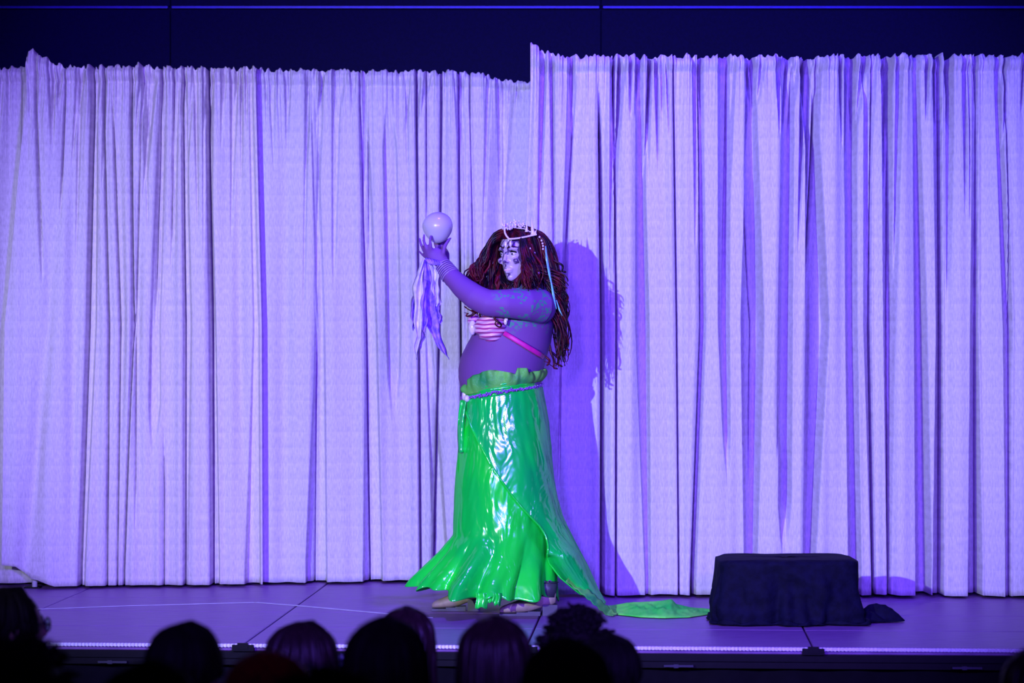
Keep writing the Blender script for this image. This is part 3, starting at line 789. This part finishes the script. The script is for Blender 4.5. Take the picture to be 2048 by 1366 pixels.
# ---------- skirt
SK = [(765, 930, 1077, .205), (800, 927, 1080, .215), (850, 921, 1089, .225), (900, 916, 1094, .23), (950, 912, 1097, .23), (1000, 909, 1100, .23), (1050, 907, 1104, .235), (1070, 905, 1106, .245), (1100, 884, 1110, .275), (1130, 856, 1113, .315), (1160, 828, 1115, .36), (1200, 805, 1118, .40)]
def skirt_dims(py):
    xl = interp([(k[0], k[1]) for k in SK], py); xr = interp([(k[0], k[2]) for k in SK], py); ry = interp([(k[0], k[3]) for k in SK], py)
    return X((xl+xr)/2), (xr-xl)/2/436, ry
def skirt_pt(th, t, off=0.0):
    c, s_ = math.cos(th), math.sin(th)
    top = 779 - 15*c - 3*s_
    hem = 1196 - 2*c + 0*s_ + (-27 if c < 0 else 0)*abs(c)**1.3 + 5*math.sin(th*7+1) + 3*math.sin(th*17)
    if s_ > 0: hem -= 12*s_
    py = lerp(top, hem, t)
    cx, rx, ry = skirt_dims(py)
    a = max(0, (py - 1066) / 130.0)
    fold = 0.5*math.cos(11*th + .6) + .3*math.cos(17*th + 2.0)
    fold = (1 - abs(math.sin(5.5*th + .3)))*1.5 - .25 + .3*math.cos(17*th + 2.0)
    k = 1 - .30*min(a*1.3, 1)**.8*fold*.55*(1 - .8*max(0, c))
    pin = math.exp(-((py-1070)/16)**2)
    k -= .018*pin*(0.5+.5*math.cos(11*th + .6 + math.pi))
    # wrinkles of the tight part
    k += .022*mnoise.noise(Vector((th*4.0 + py*.006, py*.008, 1.7))) + .014*mnoise.noise(Vector((th*9 - py*.014, py*.014, 4.2)))
    # radiating pulls from the knot at the left
    d = th - math.pi*.92
    k += .010*math.sin(d*26 + (py-800)*.02)*math.exp(-abs(py-830)/60)*(1 if 0 < th < math.pi else .4)*math.exp(-abs(d)*.9)
    return Vector((cx + (rx*k+off)*c, YC - (ry*k+off)*s_, Z(py)))
mb = MB(); nu, nv = 260, 120
rings = [[skirt_pt(2*math.pi*i/nu, j/(nv-1)) for i in range(nu)] for j in range(nv)]
mb.loft(rings, cap=False)
skirt = solid(mb.build('mermaid_skirt', M['fluor'], PF), .003)
# scraps of ragged hem hanging lower at the front
mb = MB()
for (x0, x1, yb, dep) in [(952, 976, 1216, 11.62), (990, 1002, 1210, 11.62), (978, 992, 1205, 11.63)]:
    def rag(u, v, x0=x0, x1=x1, yb=yb, dep=dep):
        return Q(lerp(x0, x1, u) + 1.5*math.sin(v*5), lerp(1186, yb + 2*math.sin(u*9), v), dep + .012*math.sin(u*8))
    mb.grid(rag, 10, 8)
solid(mb.build('ragged_hem', M['fluor'], skirt), .003)
# wrap overskirt
edge = [(790, 929), (800, 932), (840, 944), (880, 961), (920, 981), (950, 1000), (985, 1024), (1010, 1044), (1030, 1062), (1045, 1076), (1062, 1087), (1080, 1092), (1100, 1095), (1120, 1100), (1150, 1122), (1180, 1158), (1205, 1196)]
rgt = [(765, 1079), (800, 1083), (850, 1092), (900, 1098), (950, 1104), (1000, 1111), (1030, 1119), (1050, 1128), (1090, 1149), (1130, 1171), (1180, 1193), (1205, 1207)]
def over_pt(u, v):
    py0 = lerp(786, 1205, v)
    cx, rx, ry = skirt_dims(min(py0, 1075))
    xl = cx - rx; xr = X(interp(rgt, py0)); c0, r0 = (xl+xr)/2, (xr-xl)/2
    xe = X(interp(edge, py0))
    if py0 > 1075:      # below the knee the panel swings back into a train
        ry = lerp(ry, .12, min(1, (py0-1075)/125.0)); xl = lerp(xl, xe - .02, min(1, (py0-1075)/30)); c0, r0 = (xl+xr)/2, (xr-xl)/2
    ths = math.acos(max(-1, min(1, (xe - c0)/r0)))
    th = lerp(ths, -math.pi*.75, u)
    c, s_ = math.cos(th), math.sin(th)
    py = py0 - (13*c)*max(0, 1-v*3)
    k = 1 + .022*mnoise.noise(Vector((th*4 + py*.012, py*.010, 9.1))) + .012*mnoise.noise(Vector((th*11 + py*.02, py*.024, 2.2)))
    k += .018*math.sin(th*7 + 1)*max(0, (v-.55))*2
    k += .009*math.sin((th-2.9)*30)*math.exp(-abs(py-815)/40)
    off = .024
    yc = YC + .04*max(0, v-.6)
    return Vector((c0 + (r0*k+off*.4)*c, yc - (ry*k+off)*s_, max(Z(py), STZ+.012)))
ov = solid(MB().grid(over_pt, 150, 120).build('wrap_overskirt', M['fluor_teal'], PF), .003)
# rolled edge of the wrap
MB().tube([over_pt(0, j/60) + Vector((0, -.004, 0)) for j in range(2, 58)], .005, 8).build('rolled_edge', M['fluor'], ov)
# pale ragged lining hem of the overskirt at the floor
def lin(u, v):
    p = [(1138, 1150), (1165, 1172), (1190, 1193), (1215, 1215), (1232, 1228)]
    x = float(np.interp(u*(len(p)-1), range(len(p)), [a for a, _ in p])); y = float(np.interp(u*(len(p)-1), range(len(p)), [b for _, b in p]))
    q = Q(x - 9*(v-.3), y + 12*v + 1.5*math.sin(u*50), 11.84 + .03*math.sin(u*9) - .05*v)
    q.z = max(q.z, STZ + .006); return q
solid(MB().grid(lin, 40, 8).build('frayed_lining', M['fluor_dull'], ov), .003)
# waistband, beads, leaf ruffle, knot
def wb(u, v):
    th = 2*math.pi*u; c, s_ = math.cos(th), math.sin(th)
    py = lerp(765, 796, v) - 15*c + (2*math.sin(th*2))
    cx, rx, ry = skirt_dims(780)
    k = .022 + .003*math.sin(v*26) 
    return Vector((cx + (rx+k*.35)*c, YC - (ry+k)*s_, Z(py)))
solid(MB().grid(wb, 120, 26).build('waistband', M['fluor'], skirt), .003)
mb = MB()
for i in range(100):
    th = math.pi*(1.0 - 1.02*i/99); c, s_ = math.cos(th), math.sin(th)
    cx, rx, ry = skirt_dims(790)
    py = 784 - 13*c + 3*s_*math.cos(th*2)
    for q in range(2):
        mb.ball(Vector((cx + (rx+.012)*c, YC - (ry+.030)*s_ + rnd.uniform(-.003, .003), Z(py) + rnd.uniform(-.007, .007))), rnd.uniform(.0035, .0055), 7, 5)
mb.build('beaded_belt', M['bead'], PF)
def leaf(u, v):
    th = lerp(math.pi*.86, -.25, u); c, s_ = math.cos(th), math.sin(th)
    cx, rx, ry = skirt_dims(785)
    x = cx + rx*c; pxx = 1024 + 436*x
    topy = interp([(935, 772), (942, 762), (955, 750), (972, 742), (985, 739), (1005, 741), (1022, 745), (1029, 748), (1031, 735), (1045, 735), (1052, 744), (1066, 741), (1080, 737), (1090, 731)], pxx)
    bot = 776 - 15*c
    py = lerp(bot, topy, v)
    k = .014 + .014*math.sin(v*math.pi*.8) + .009*math.sin(u*41 + 3*v)*v + .005*math.sin(u*90)*v
    return Vector((cx + (rx+k)*c, YC - (ry+k)*s_, Z(py)))
solid(MB().grid(leaf, 110, 14).build('leaf_ruffle', M['fluor_dull'], PF), .004)
mb = MB().ball(Q(929, 790, 11.9), (.012, .02, .03)).ball(Q(934, 797, 11.86), (.014, .018, .016))
mb.build('waist_knot', M['pearl'], PF)
def sash(u, v):
    x = lerp(921, 933, u) - 4*math.sin(v*3.0); y = lerp(800, 905, v)
    return Q(x - 3*v*(1-u), y, 11.88 + .02*math.sin(u*5+v*3))
solid(MB().grid(sash, 8, 20).build('sash_tail', M['fluor_teal'], PF), .003)
# train on the floor
low = [(1196, 1214), (1215, 1224), (1235, 1231), (1280, 1236), (1330, 1238), (1380, 1236), (1418, 1230), (1435, 1228)]
top_ = [(1196, 1204), (1215, 1214), (1226, 1211), (1260, 1205), (1300, 1203.5), (1325, 1201), (1343, 1198), (1352, 1208), (1380, 1215), (1418, 1219), (1435, 1221)]
def train(u, v):
    px = lerp(1196, 1432, u)
    a = G(px, interp(low, px)); ty = interp(top_, px)
    Dc = a.y + .20
    cpt = P(px, ty, Dc)
    if cpt.z < STZ + .012: cpt = G(px, ty, STZ+.012)
    bpt = Vector((cpt.x, cpt.y + .10, STZ + .004))
    n = .010*mnoise.noise(Vector((px*.06, v*5, 3.3))) + .006*mnoise.noise(Vector((px*.16, v*9, 8.3)))
    if v < .75:
        t = v/.75; p = lerp(a, cpt, t); p.z = lerp(a.z + .004, cpt.z, t**.75) + n*math.sin(t*math.pi*.9)
    else:
        t = (v-.75)/.25; p = lerp(cpt, bpt, t)
    p.z = max(p.z, STZ + .004); return p
solid(MB().grid(train, 110, 26).build('floor_train', M['fluor_train'], PF), .004)

# ---------- boots
def boot(toe, heel, y, zs, shaft_top, dark_shaft):
    """Side profile boot pointing to -X."""
    xt, xh = toe, heel; Lx = xh - xt; g = STZ
    upb = MB(); prof = [(0.0, .012, .030, .020), (.05, .010, .042, .030), (.2, .010, .056, .040), (.4, .012, .075, .042), (.58, .020, .105, .038), (.75, .035, .135, .036), (.92, .045, .14, .034), (1.0, .055, .13, .022)]
    rings = []
    for t, zb, zt, wy in prof:
        x = xt + Lx*t; rings.append([Vector((x, y + wy*math.cos(2*math.pi*k/20), g + (zb+zt)/2 + (zt-zb)/2*math.sin(2*math.pi*k/20))) for k in range(20)])
    upb.loft(rings)
    b_ = link('boot', remesh(upb, .005, 6), M['boot'], PF)
    sb = MB(); pr = [(0.0, .012), (.3, .012), (.5, .018), (.72, .03)]
    for i in range(len(pr)-1):
        sb.box((xt + Lx*pr[i][0], y-.036, g), (xt + Lx*pr[i+1][0], y+.036, g + .010 + .02*pr[i][0]))
    sb.box((xt + Lx*.76, y-.032, g), (xh + .005, y+.032, g + .05))
    sb.build('sole', M['boot_dark'], b_, False)
    shf = MB().tube([(xt + Lx*.80, y, g + .09), (xt + Lx*.84, y, g + .16), (xt + Lx*.84, y, g + shaft_top)], [.052, .050, .056], 20)
    shf.build('boot_shaft', M['boot_dark'] if dark_shaft else M['boot'], b_)
    return b_
boot(P(864, 0, 12.1).x, P(958, 0, 12.1).x, 12.1, 0, .15, False)
boot(P(999, 0, 11.88).x, P(1112, 0, 11.88).x, 11.88, 0, .15, True)

# ---------- wrist: ruched cuff and hanging ribbons
mb = MB(); cpts = [Q(886, 530, 11.86), Q(882, 522, 11.862)]
for i in range(7):
    t = i/6; c = Q(lerp(901, 886, t), lerp(551, 531, t), lerp(11.835, 11.862, t))
    ax = (Q(886, 531, 11.862) - Q(901, 551, 11.835)).normalized()
    a = ax.cross(Vector((0, 1, 0))).normalized(); b = ax.cross(a); r = lerp(.042, .036, t)
    mb.tube([c + a*(r*math.cos(q*math.pi/9)) + b*(r*math.sin(q*math.pi/9)) for q in range(19)], .0035, 6)
mb.build('ruched_cuff', M['cuff'], PF)
mb = MB()
for i in range(6):
    c0 = Q(852 + i*5.5, 517 + i*1.0, 11.85); c1 = Q(862 + i*4.5, 529 + i*.5, 11.835)
    mb.tube([c0, lerp(c0, c1, .5) + Vector((0, -.012, 0)), c1], [.005, .008, .005], 8)
mb.build('wrist_lacing', M['ribbon_blue'], PF)
def ribbon(pts, m, y, seed):
    """pts: (px, py, half width px) down the strip."""
    n = len(pts)
    def f(u, v):
        t = v*(n-1)
        px = float(np.interp(t, range(n), [p[0] for p in pts])); py = float(np.interp(t, range(n), [p[1] for p in pts])); w_ = float(np.interp(t, range(n), [p[2] for p in pts]))
        w_ *= 1 + .18*math.sin(v*23 + seed) 
        q = Q(px + (u-.5)*2*w_ + 1.5*math.sin(v*11 + seed*2), py + (u-.5)*4, y + .014*math.sin(u*7 + v*6 + seed))
        return q
    solid(MB().grid(f, 10, 36).build('wrist_ribbon', m, PF), .002)
ribbon([(846, 518, 2), (841, 545, 6), (837, 575, 9), (836, 610, 9), (834, 645, 7), (838, 675, 6), (833, 700, 4), (832, 718, .5)], M['ribbon_pale'], 11.84, 1)
ribbon([(852, 520, 3), (856, 545, 11), (858, 575, 12), (859, 605, 13), (862, 635, 13), (872, 665, 12), (882, 692, 8), (889, 708, 4), (897, 718, .4)], M['ribbon_blue'], 11.87, 2)
ribbon([(862, 525, 3), (870, 550, 7), (873, 580, 8), (874, 605, 7), (876, 614, 3)], M['ribbon_pale'], 11.86, 3)
ribbon([(872, 605, 4), (877, 625, 5), (880, 640, 4), (882, 650, .5)], M['ribbon_blue'], 11.855, 4)
ribbon([(844, 640, 4), (843, 670, 6), (840, 690, 4), (842, 705, .5)], M['ribbon_pale'], 11.88, 5)
ribbon([(832, 560, 2), (828, 600, 4), (826, 640, 4), (827, 660, .6)], M['ribbon_blue'], 11.86, 6)
ribbon([(850, 560, 3), (848, 610, 5), (848, 650, 5), (850, 668, .6)], M['ribbon_blue'], 11.83, 7)

# ---------- orb (held, a thing of its own)
oc = Q(875.5, 453, 11.92); orb = MB(); rr = []
for j in range(25):
    a = math.pi*j/24; z = .0665*math.cos(a); r = .0695*math.sin(a)
    if z < 0: z = z*(1 + .16*(-math.cos(a))**2); r = r*(1 - .05*(-math.cos(a)))
    rr.append([oc + Vector((max(r, .0005)*math.cos(2*math.pi*k/32)*(1 + .02*math.sin(a*3+k*.2)), max(r, .0005)*math.sin(2*math.pi*k/32), z)) for k in range(32)])
orb.loft(rr)
put(orb.build('orb', M['orb']), 'white glossy orb held up in the raised hands of the performer', 'orb')

# ================================================================== DRAPED BOX
bc = Vector(((1573 - 1024) / F * 11.60, 11.62, 0)); hx, hy, hh = .298, .19, .283
def rrect(a, sx, sy, p=7):
    c, s_ = math.cos(a), math.sin(a); r = (abs(c)**p + abs(s_)**p) ** (-1/p)
    return Vector((c*r*sx, s_*r*sy, 0))
mb = MB(); nA = 280; rings = []
def foldf(a):
    return .5*math.sin(a*9 + 1.2) + .35*math.sin(a*15 + .3) + .25*math.sin(a*27 + 2)
for j in range(7):        # top
    k = [.04, .2, .4, .6, .8, .92, .985][j]
    rings.append([bc + rrect(2*math.pi*i/nA, hx*k, hy*k) + Vector((0, 0, STZ + hh + .004*mnoise.noise(Vector((i*.05, j*.7, 2))) - (.006 if k > .95 else 0))) for i in range(nA)])
for j in range(1, 27):    # sides
    t = j/26
    ring = []
    for i in range(nA):
        a = 2*math.pi*i/nA; p = rrect(a, hx, hy); d = p.normalized()
        out = .004 + .012*t**1.3 + .034*foldf(a)*t**.7*min(1, t*2)*(1 - .75*min(1, abs(math.cos(a))**3*1.6)) + .018*mnoise.noise(Vector((a*3 + t*2.6, t*4, 5)))*t
        if math.cos(a) < -.8: out += .012*t**.6
        # diagonal tension fold on the front toward the right rear corner
        if math.sin(a) < 0: out += .035*(1-abs(math.sin(p.x*6 - t*2.6 + .4)))**2*t**.5*(1.2-t) + .016*math.sin(p.x*26 - t*5)*t
        ring.append(bc + p + d*out + Vector((0, 0, STZ + hh*(1-t)*.985 + .006)))
    rings.append(ring)
for j in range(1, 9):     # hem lying on the boards
    t = j/8; ring = []
    for i in range(nA):
        a = 2*math.pi*i/nA; p = rrect(a, hx, hy); d = p.normalized()
        ext = .006 + .015*(.5+.5*math.sin(a*7+.5)) + .19*math.exp(-((a - 2*math.pi + .12)/.22)**2) + .19*math.exp(-((a + .12)/.22)**2)
        base = rings[32][i] - Vector((0, 0, rings[32][i].z))
        bump = (.022 + .05*math.exp(-((min(a, 2*math.pi-a))/.35)**2))*math.sin(t*math.pi)*(.5+.5*math.sin(a*19 + t*3))
        ring.append(base + d*ext*t + Vector((0, 0, STZ + .005 + bump)))
    rings.append(ring)
mb.loft(rings, cap=False)
c0 = len(mb.v); mb.v.append(tuple(bc + Vector((0, 0, STZ + hh)))); mb.f += [(c0, i, (i+1) % nA) for i in range(nA)]
put(solid(mb.build('draped_box', M['black_cloth']), .004, -1), 'low box shrouded in black cloth standing on the stage at the right', 'box')

# ================================================================== AUDIENCE
def seated_body():
    mb = MB()
    T = [(.40, .17, .14), (.48, .185, .15), (.60, .165, .12), (.75, .175, .12), (.88, .180, .120), (.96, .18, .105), (1.005, .145, .085), (1.03, .09, .065)]
    mb.loft([ell_ring(0, 0, z, a, b, 24, 2.3) for z, a, b in T])
    mb.tube([(0, .0, 1.0), (0, .01, 1.08), (0, .015, 1.14)], [.062, .055, .055], 14)
    hr = []
    for z, f, b, w_ in [(1.075, .055, .0, .03), (1.09, .085, .03, .045), (1.12, .098, .06, .06), (1.16, .10, .085, .07), (1.20, .10, .095, .075), (1.24, .096, .097, .076), (1.275, .075, .08, .064), (1.295, .04, .045, .036), (1.30, .015, .02, .015)]:
        hr.append([Vector((w_*math.sin(2*math.pi*k/24), .01 + (f if math.cos(2*math.pi*k/24) > 0 else b)*math.cos(2*math.pi*k/24), z)) for k in range(24)])
    mb.loft(hr)
    mb.tube([(0, .108, 1.205), (0, .126, 1.165), (0, .105, 1.155)], [.009, .014, .010], 8)
    mb.tube([(-.02, .098, 1.125), (0, .112, 1.127), (.02, .098, 1.125)], [.007, .010, .007], 8)
    for s_ in (-1, 1):
        mb.ball((s_*.078, 0, 1.185), (.014, .018, .030))
        mb.tube([(s_*.012, .104, 1.215), (s_*.05, .088, 1.215)], [.009, .008], 6)
        mb.tube([(s_*.16, 0, .955), (s_*.195, .0, .86), (s_*.205, .03, .70), (s_*.15, .15, .60), (s_*.09, .22, .58)], [.062, .055, .046, .038, .026], 12)
        mb.ball((s_*.075, .25, .58), (.036, .045, .018))
        for q in range(4):
            mb.tube([(s_*(.05 + q*.018), .28, .58), (s_*(.045 + q*.018), .33, .572), (s_*(.04 + q*.018), .355, .56)], [.009, .0085, .007], 6)
        mb.tube([(s_*.045, .24, .59), (s_*.022, .28, .587)], [.011, .008], 6)
        mb.tube([(s_*.09, .02, .48), (s_*.10, .20, .50), (s_*.10, .36, .49), (s_*.10, .36, .28), (s_*.10, .30, .06)], [.095, .085, .065, .058, .045], 12)
        mb.tube([(s_*.10, .28, .035), (s_*.10, .37, .032), (s_*.10, .43, .028)], [.035, .035, .026], 10)
    return remesh(mb, .010, 4)
SEAT = seated_body()
SEAT.materials.append(M['audience_skin']); SEAT.materials.append(M['shirt'])
for p in SEAT.polygons:
    c = p.center; p.use_smooth = True
    p.material_index = 0 if (c.z > 1.03 or (.22 < c.y < .38 and .545 < c.z < .62 and abs(c.x) < .14)) else 1
def twisted(yaw):
    me = SEAT.copy(); n = len(me.vertices); co = np.empty(n*3, dtype=np.float32); me.vertices.foreach_get('co', co); co = co.reshape(-1, 3)
    t = np.clip((co[:, 2] - 1.0) / 0.10, 0, 1); a = R(yaw) * t * t * (3 - 2*t); c, s_ = np.cos(a), np.sin(a)
    x, y = co[:, 0].copy(), co[:, 1].copy()
    co[:, 0] = x*c - y*s_; co[:, 1] = x*s_ + y*c
    me.vertices.foreach_set('co', co.ravel()); me.update(); return me
Yv, Xv, Zv = Vector((0, 1, 0)), Vector((1, 0, 0)), Vector((0, 0, 1))
def hair_mesh(kind, seed):
    rn = random.Random(seed); mb = MB(); C = Vector((0, .0, 1.205))
    grow = {'short': .008, 'curly': .022, 'long': .012, 'bob': .016, 'bun': .010}[kind]
    cap(mb, C, Yv, Xv, Zv, (.102 + grow*.7, .079 + grow*.7, .100 + grow*.7), hair_u=0.35, face_c=.35)
    n = {'short': 90, 'curly': 210, 'long': 150, 'bob': 150, 'bun': 90}[kind]
    for i in range(n):
        az = rn.uniform(-math.pi, math.pi)
        if abs(az) < .75: az = math.copysign(rn.uniform(.75, 1.1), az)
        d = Yv*math.cos(az) + Xv*math.sin(az); rr = 1/math.sqrt((math.cos(az)/.102)**2 + (math.sin(az)/.078)**2) + grow*.6
        if kind == 'curly':
            el = rn.uniform(-.9, 1.5); dirn = d*math.cos(el) + Zv*math.sin(el)
            p = C + Vector((dirn.x*.094, dirn.y*.11, dirn.z*.11)); q = p + dirn*rn.uniform(.012, .04)
            lock(mb, [p, lerp(p, q, .5), q], .009, .010, rn.uniform(8, 14), rn.uniform(0, 6), n=5, seg=9, tip=.5)
            continue
        root = C + Zv*(.098 + grow*.8) + Yv*rn.uniform(-.03, .05) + Xv*rn.uniform(-.008, .008)
        up1 = C + d*rr*.75 + Zv*(.068 + grow*.5); mid = C + d*(rr + .003) + Zv*rn.uniform(-.02, .02)
        zl = {'short': 1.13, 'bob': 1.045, 'long': .90, 'bun': 1.14}[kind] + rn.uniform(-.03, .03)
        if kind in ('short', 'bun') and math.cos(az) > 0: zl = 1.17
        end = C + d*(rr + (.012 if kind == 'long' else .006)); end.z = zl
        if kind == 'short' or kind == 'bun': end = C + d*(rr - .022); end.z = zl
        if kind == 'long': end.y = min(end.y, .09) - .0
        lock(mb, [root, up1, mid, lerp(mid, end, .55), end], rn.uniform(.007, .012), .003 if kind != 'long' else .006, rn.uniform(4, 9), rn.uniform(0, 6), n=5, seg=16, tip=.35)
    if kind == 'bun': mb.ball((0, -.125, 1.24), (.045, .04, .045), 16, 10)
    return mb.mesh('hair')
def glasses(parent):
    mb = MB()
    for s_ in (-1, 1):
        mb.tube([Vector((s_*.034 + .026*math.cos(2*math.pi*k/18), .122, 1.198 + .021*math.sin(2*math.pi*k/18))) for k in range(19)], .0028, 6)
        mb.tube([(s_*.060, .120, 1.202), (s_*.080, .06, 1.204), (s_*.084, -.02, 1.198)], .0028, 6)
    mb.tube([(-.010, .124, 1.202), (.010, .124, 1.202)], .0026, 6)
    g = mb.build('glasses', M['metal_dark'], parent, True, False)
    for s_ in (-1, 1):
        l = MB().ball((s_*.034, .122, 1.198), (.025, .002, .020), 16, 8); l.build('lens', M['lens'], g, True, False)
    return g
AUD = [ # px of head centre, py of head top, distance, yaw deg, hair kind, hair material, glasses, label
    (12, 1172, 7.75, -62, 'bun', 'hair_dark', True, 'spectator in glasses turned sideways at the far left edge'),
    (42, 1268, 5.80, -8, 'curly', 'hair_dark', False, 'spectator with fuzzy dark hair low in the left corner'),
    (368, 1242, 6.40, -14, 'short', 'hair_dark', False, 'short-haired spectator standing out dark against the left stage boards'),
    (297, 1321, 4.78, 0, 'short', 'hair_dark', False, 'spectator whose head top just rises at the bottom, below the short-haired one'),
    (603, 1240, 7.20, -42, 'bob', 'hair_brown', True, 'spectator with straight bobbed hair and glasses glinting green'),
    (536, 1298, 5.42, 10, 'bob', 'hair_red', False, 'spectator with red-tinted hair in front of the glinting glasses'),
    (645, 1332, 4.5, 0, 'curly', 'hair_dark', False, 'spectator with dark curls at the bottom edge beside the red-tinted hair'),
    (772, 1232, 6.05, 4, 'bob', 'hair_dark', False, 'spectator with a large dark head of hair left of centre'),
    (812, 1212, 7.75, 0, 'long', 'hair_brown', False, 'long-haired spectator half hidden behind the large dark head'),
    (990, 1230, 6.65, 0, 'long', 'hair_brown', False, 'spectator with long centre-parted brown hair below the performer'),
    (1152, 1208, 7.75, 0, 'curly', 'hair_dark', False, 'bushy-haired spectator below the trailing green hem'),
    (1135, 1273, 5.75, 0, 'bob', 'hair_dark', False, 'rounded dark head nearest the camera, in front of the bushy hair'),
    (1222, 1266, 7.12, 6, 'short', 'hair_dark', False, 'small dark-haired spectator at the right end of the central cluster'),
    (2082, 1290, 6.10, 0, 'long', 'hair_brown', False, 'spectator just showing at the right edge of the frame'),
]
hm = {}
for i, (px, py, D, yaw, kind, hmname, gl, label) in enumerate(AUD):
    top = P(px, py, D)
    grow = {'short': .012, 'curly': .045, 'long': .016, 'bob': .02, 'bun': .014}[kind]
    s_ = top.z / (1.305 + grow)
    o = empty('person', (top.x, D, 0), 0); o.scale = (s_, s_, s_)
    put(o, label, 'person', 'audience seated in front of the stage')
    link('body', twisted(yaw) if yaw else SEAT, None, o, False, False)
    key = (kind, hmname)
    if key not in hm:
        hm[key] = hair_mesh(kind, 40 + i); hm[key].materials.append(M[hmname])
        hm[key].polygons.foreach_set('use_smooth', [True]*len(hm[key].polygons))
    link('hair', hm[key], None, o, False, False).rotation_euler = (0, 0, R(yaw))
    if gl: glasses(o).rotation_euler = (0, 0, R(yaw))
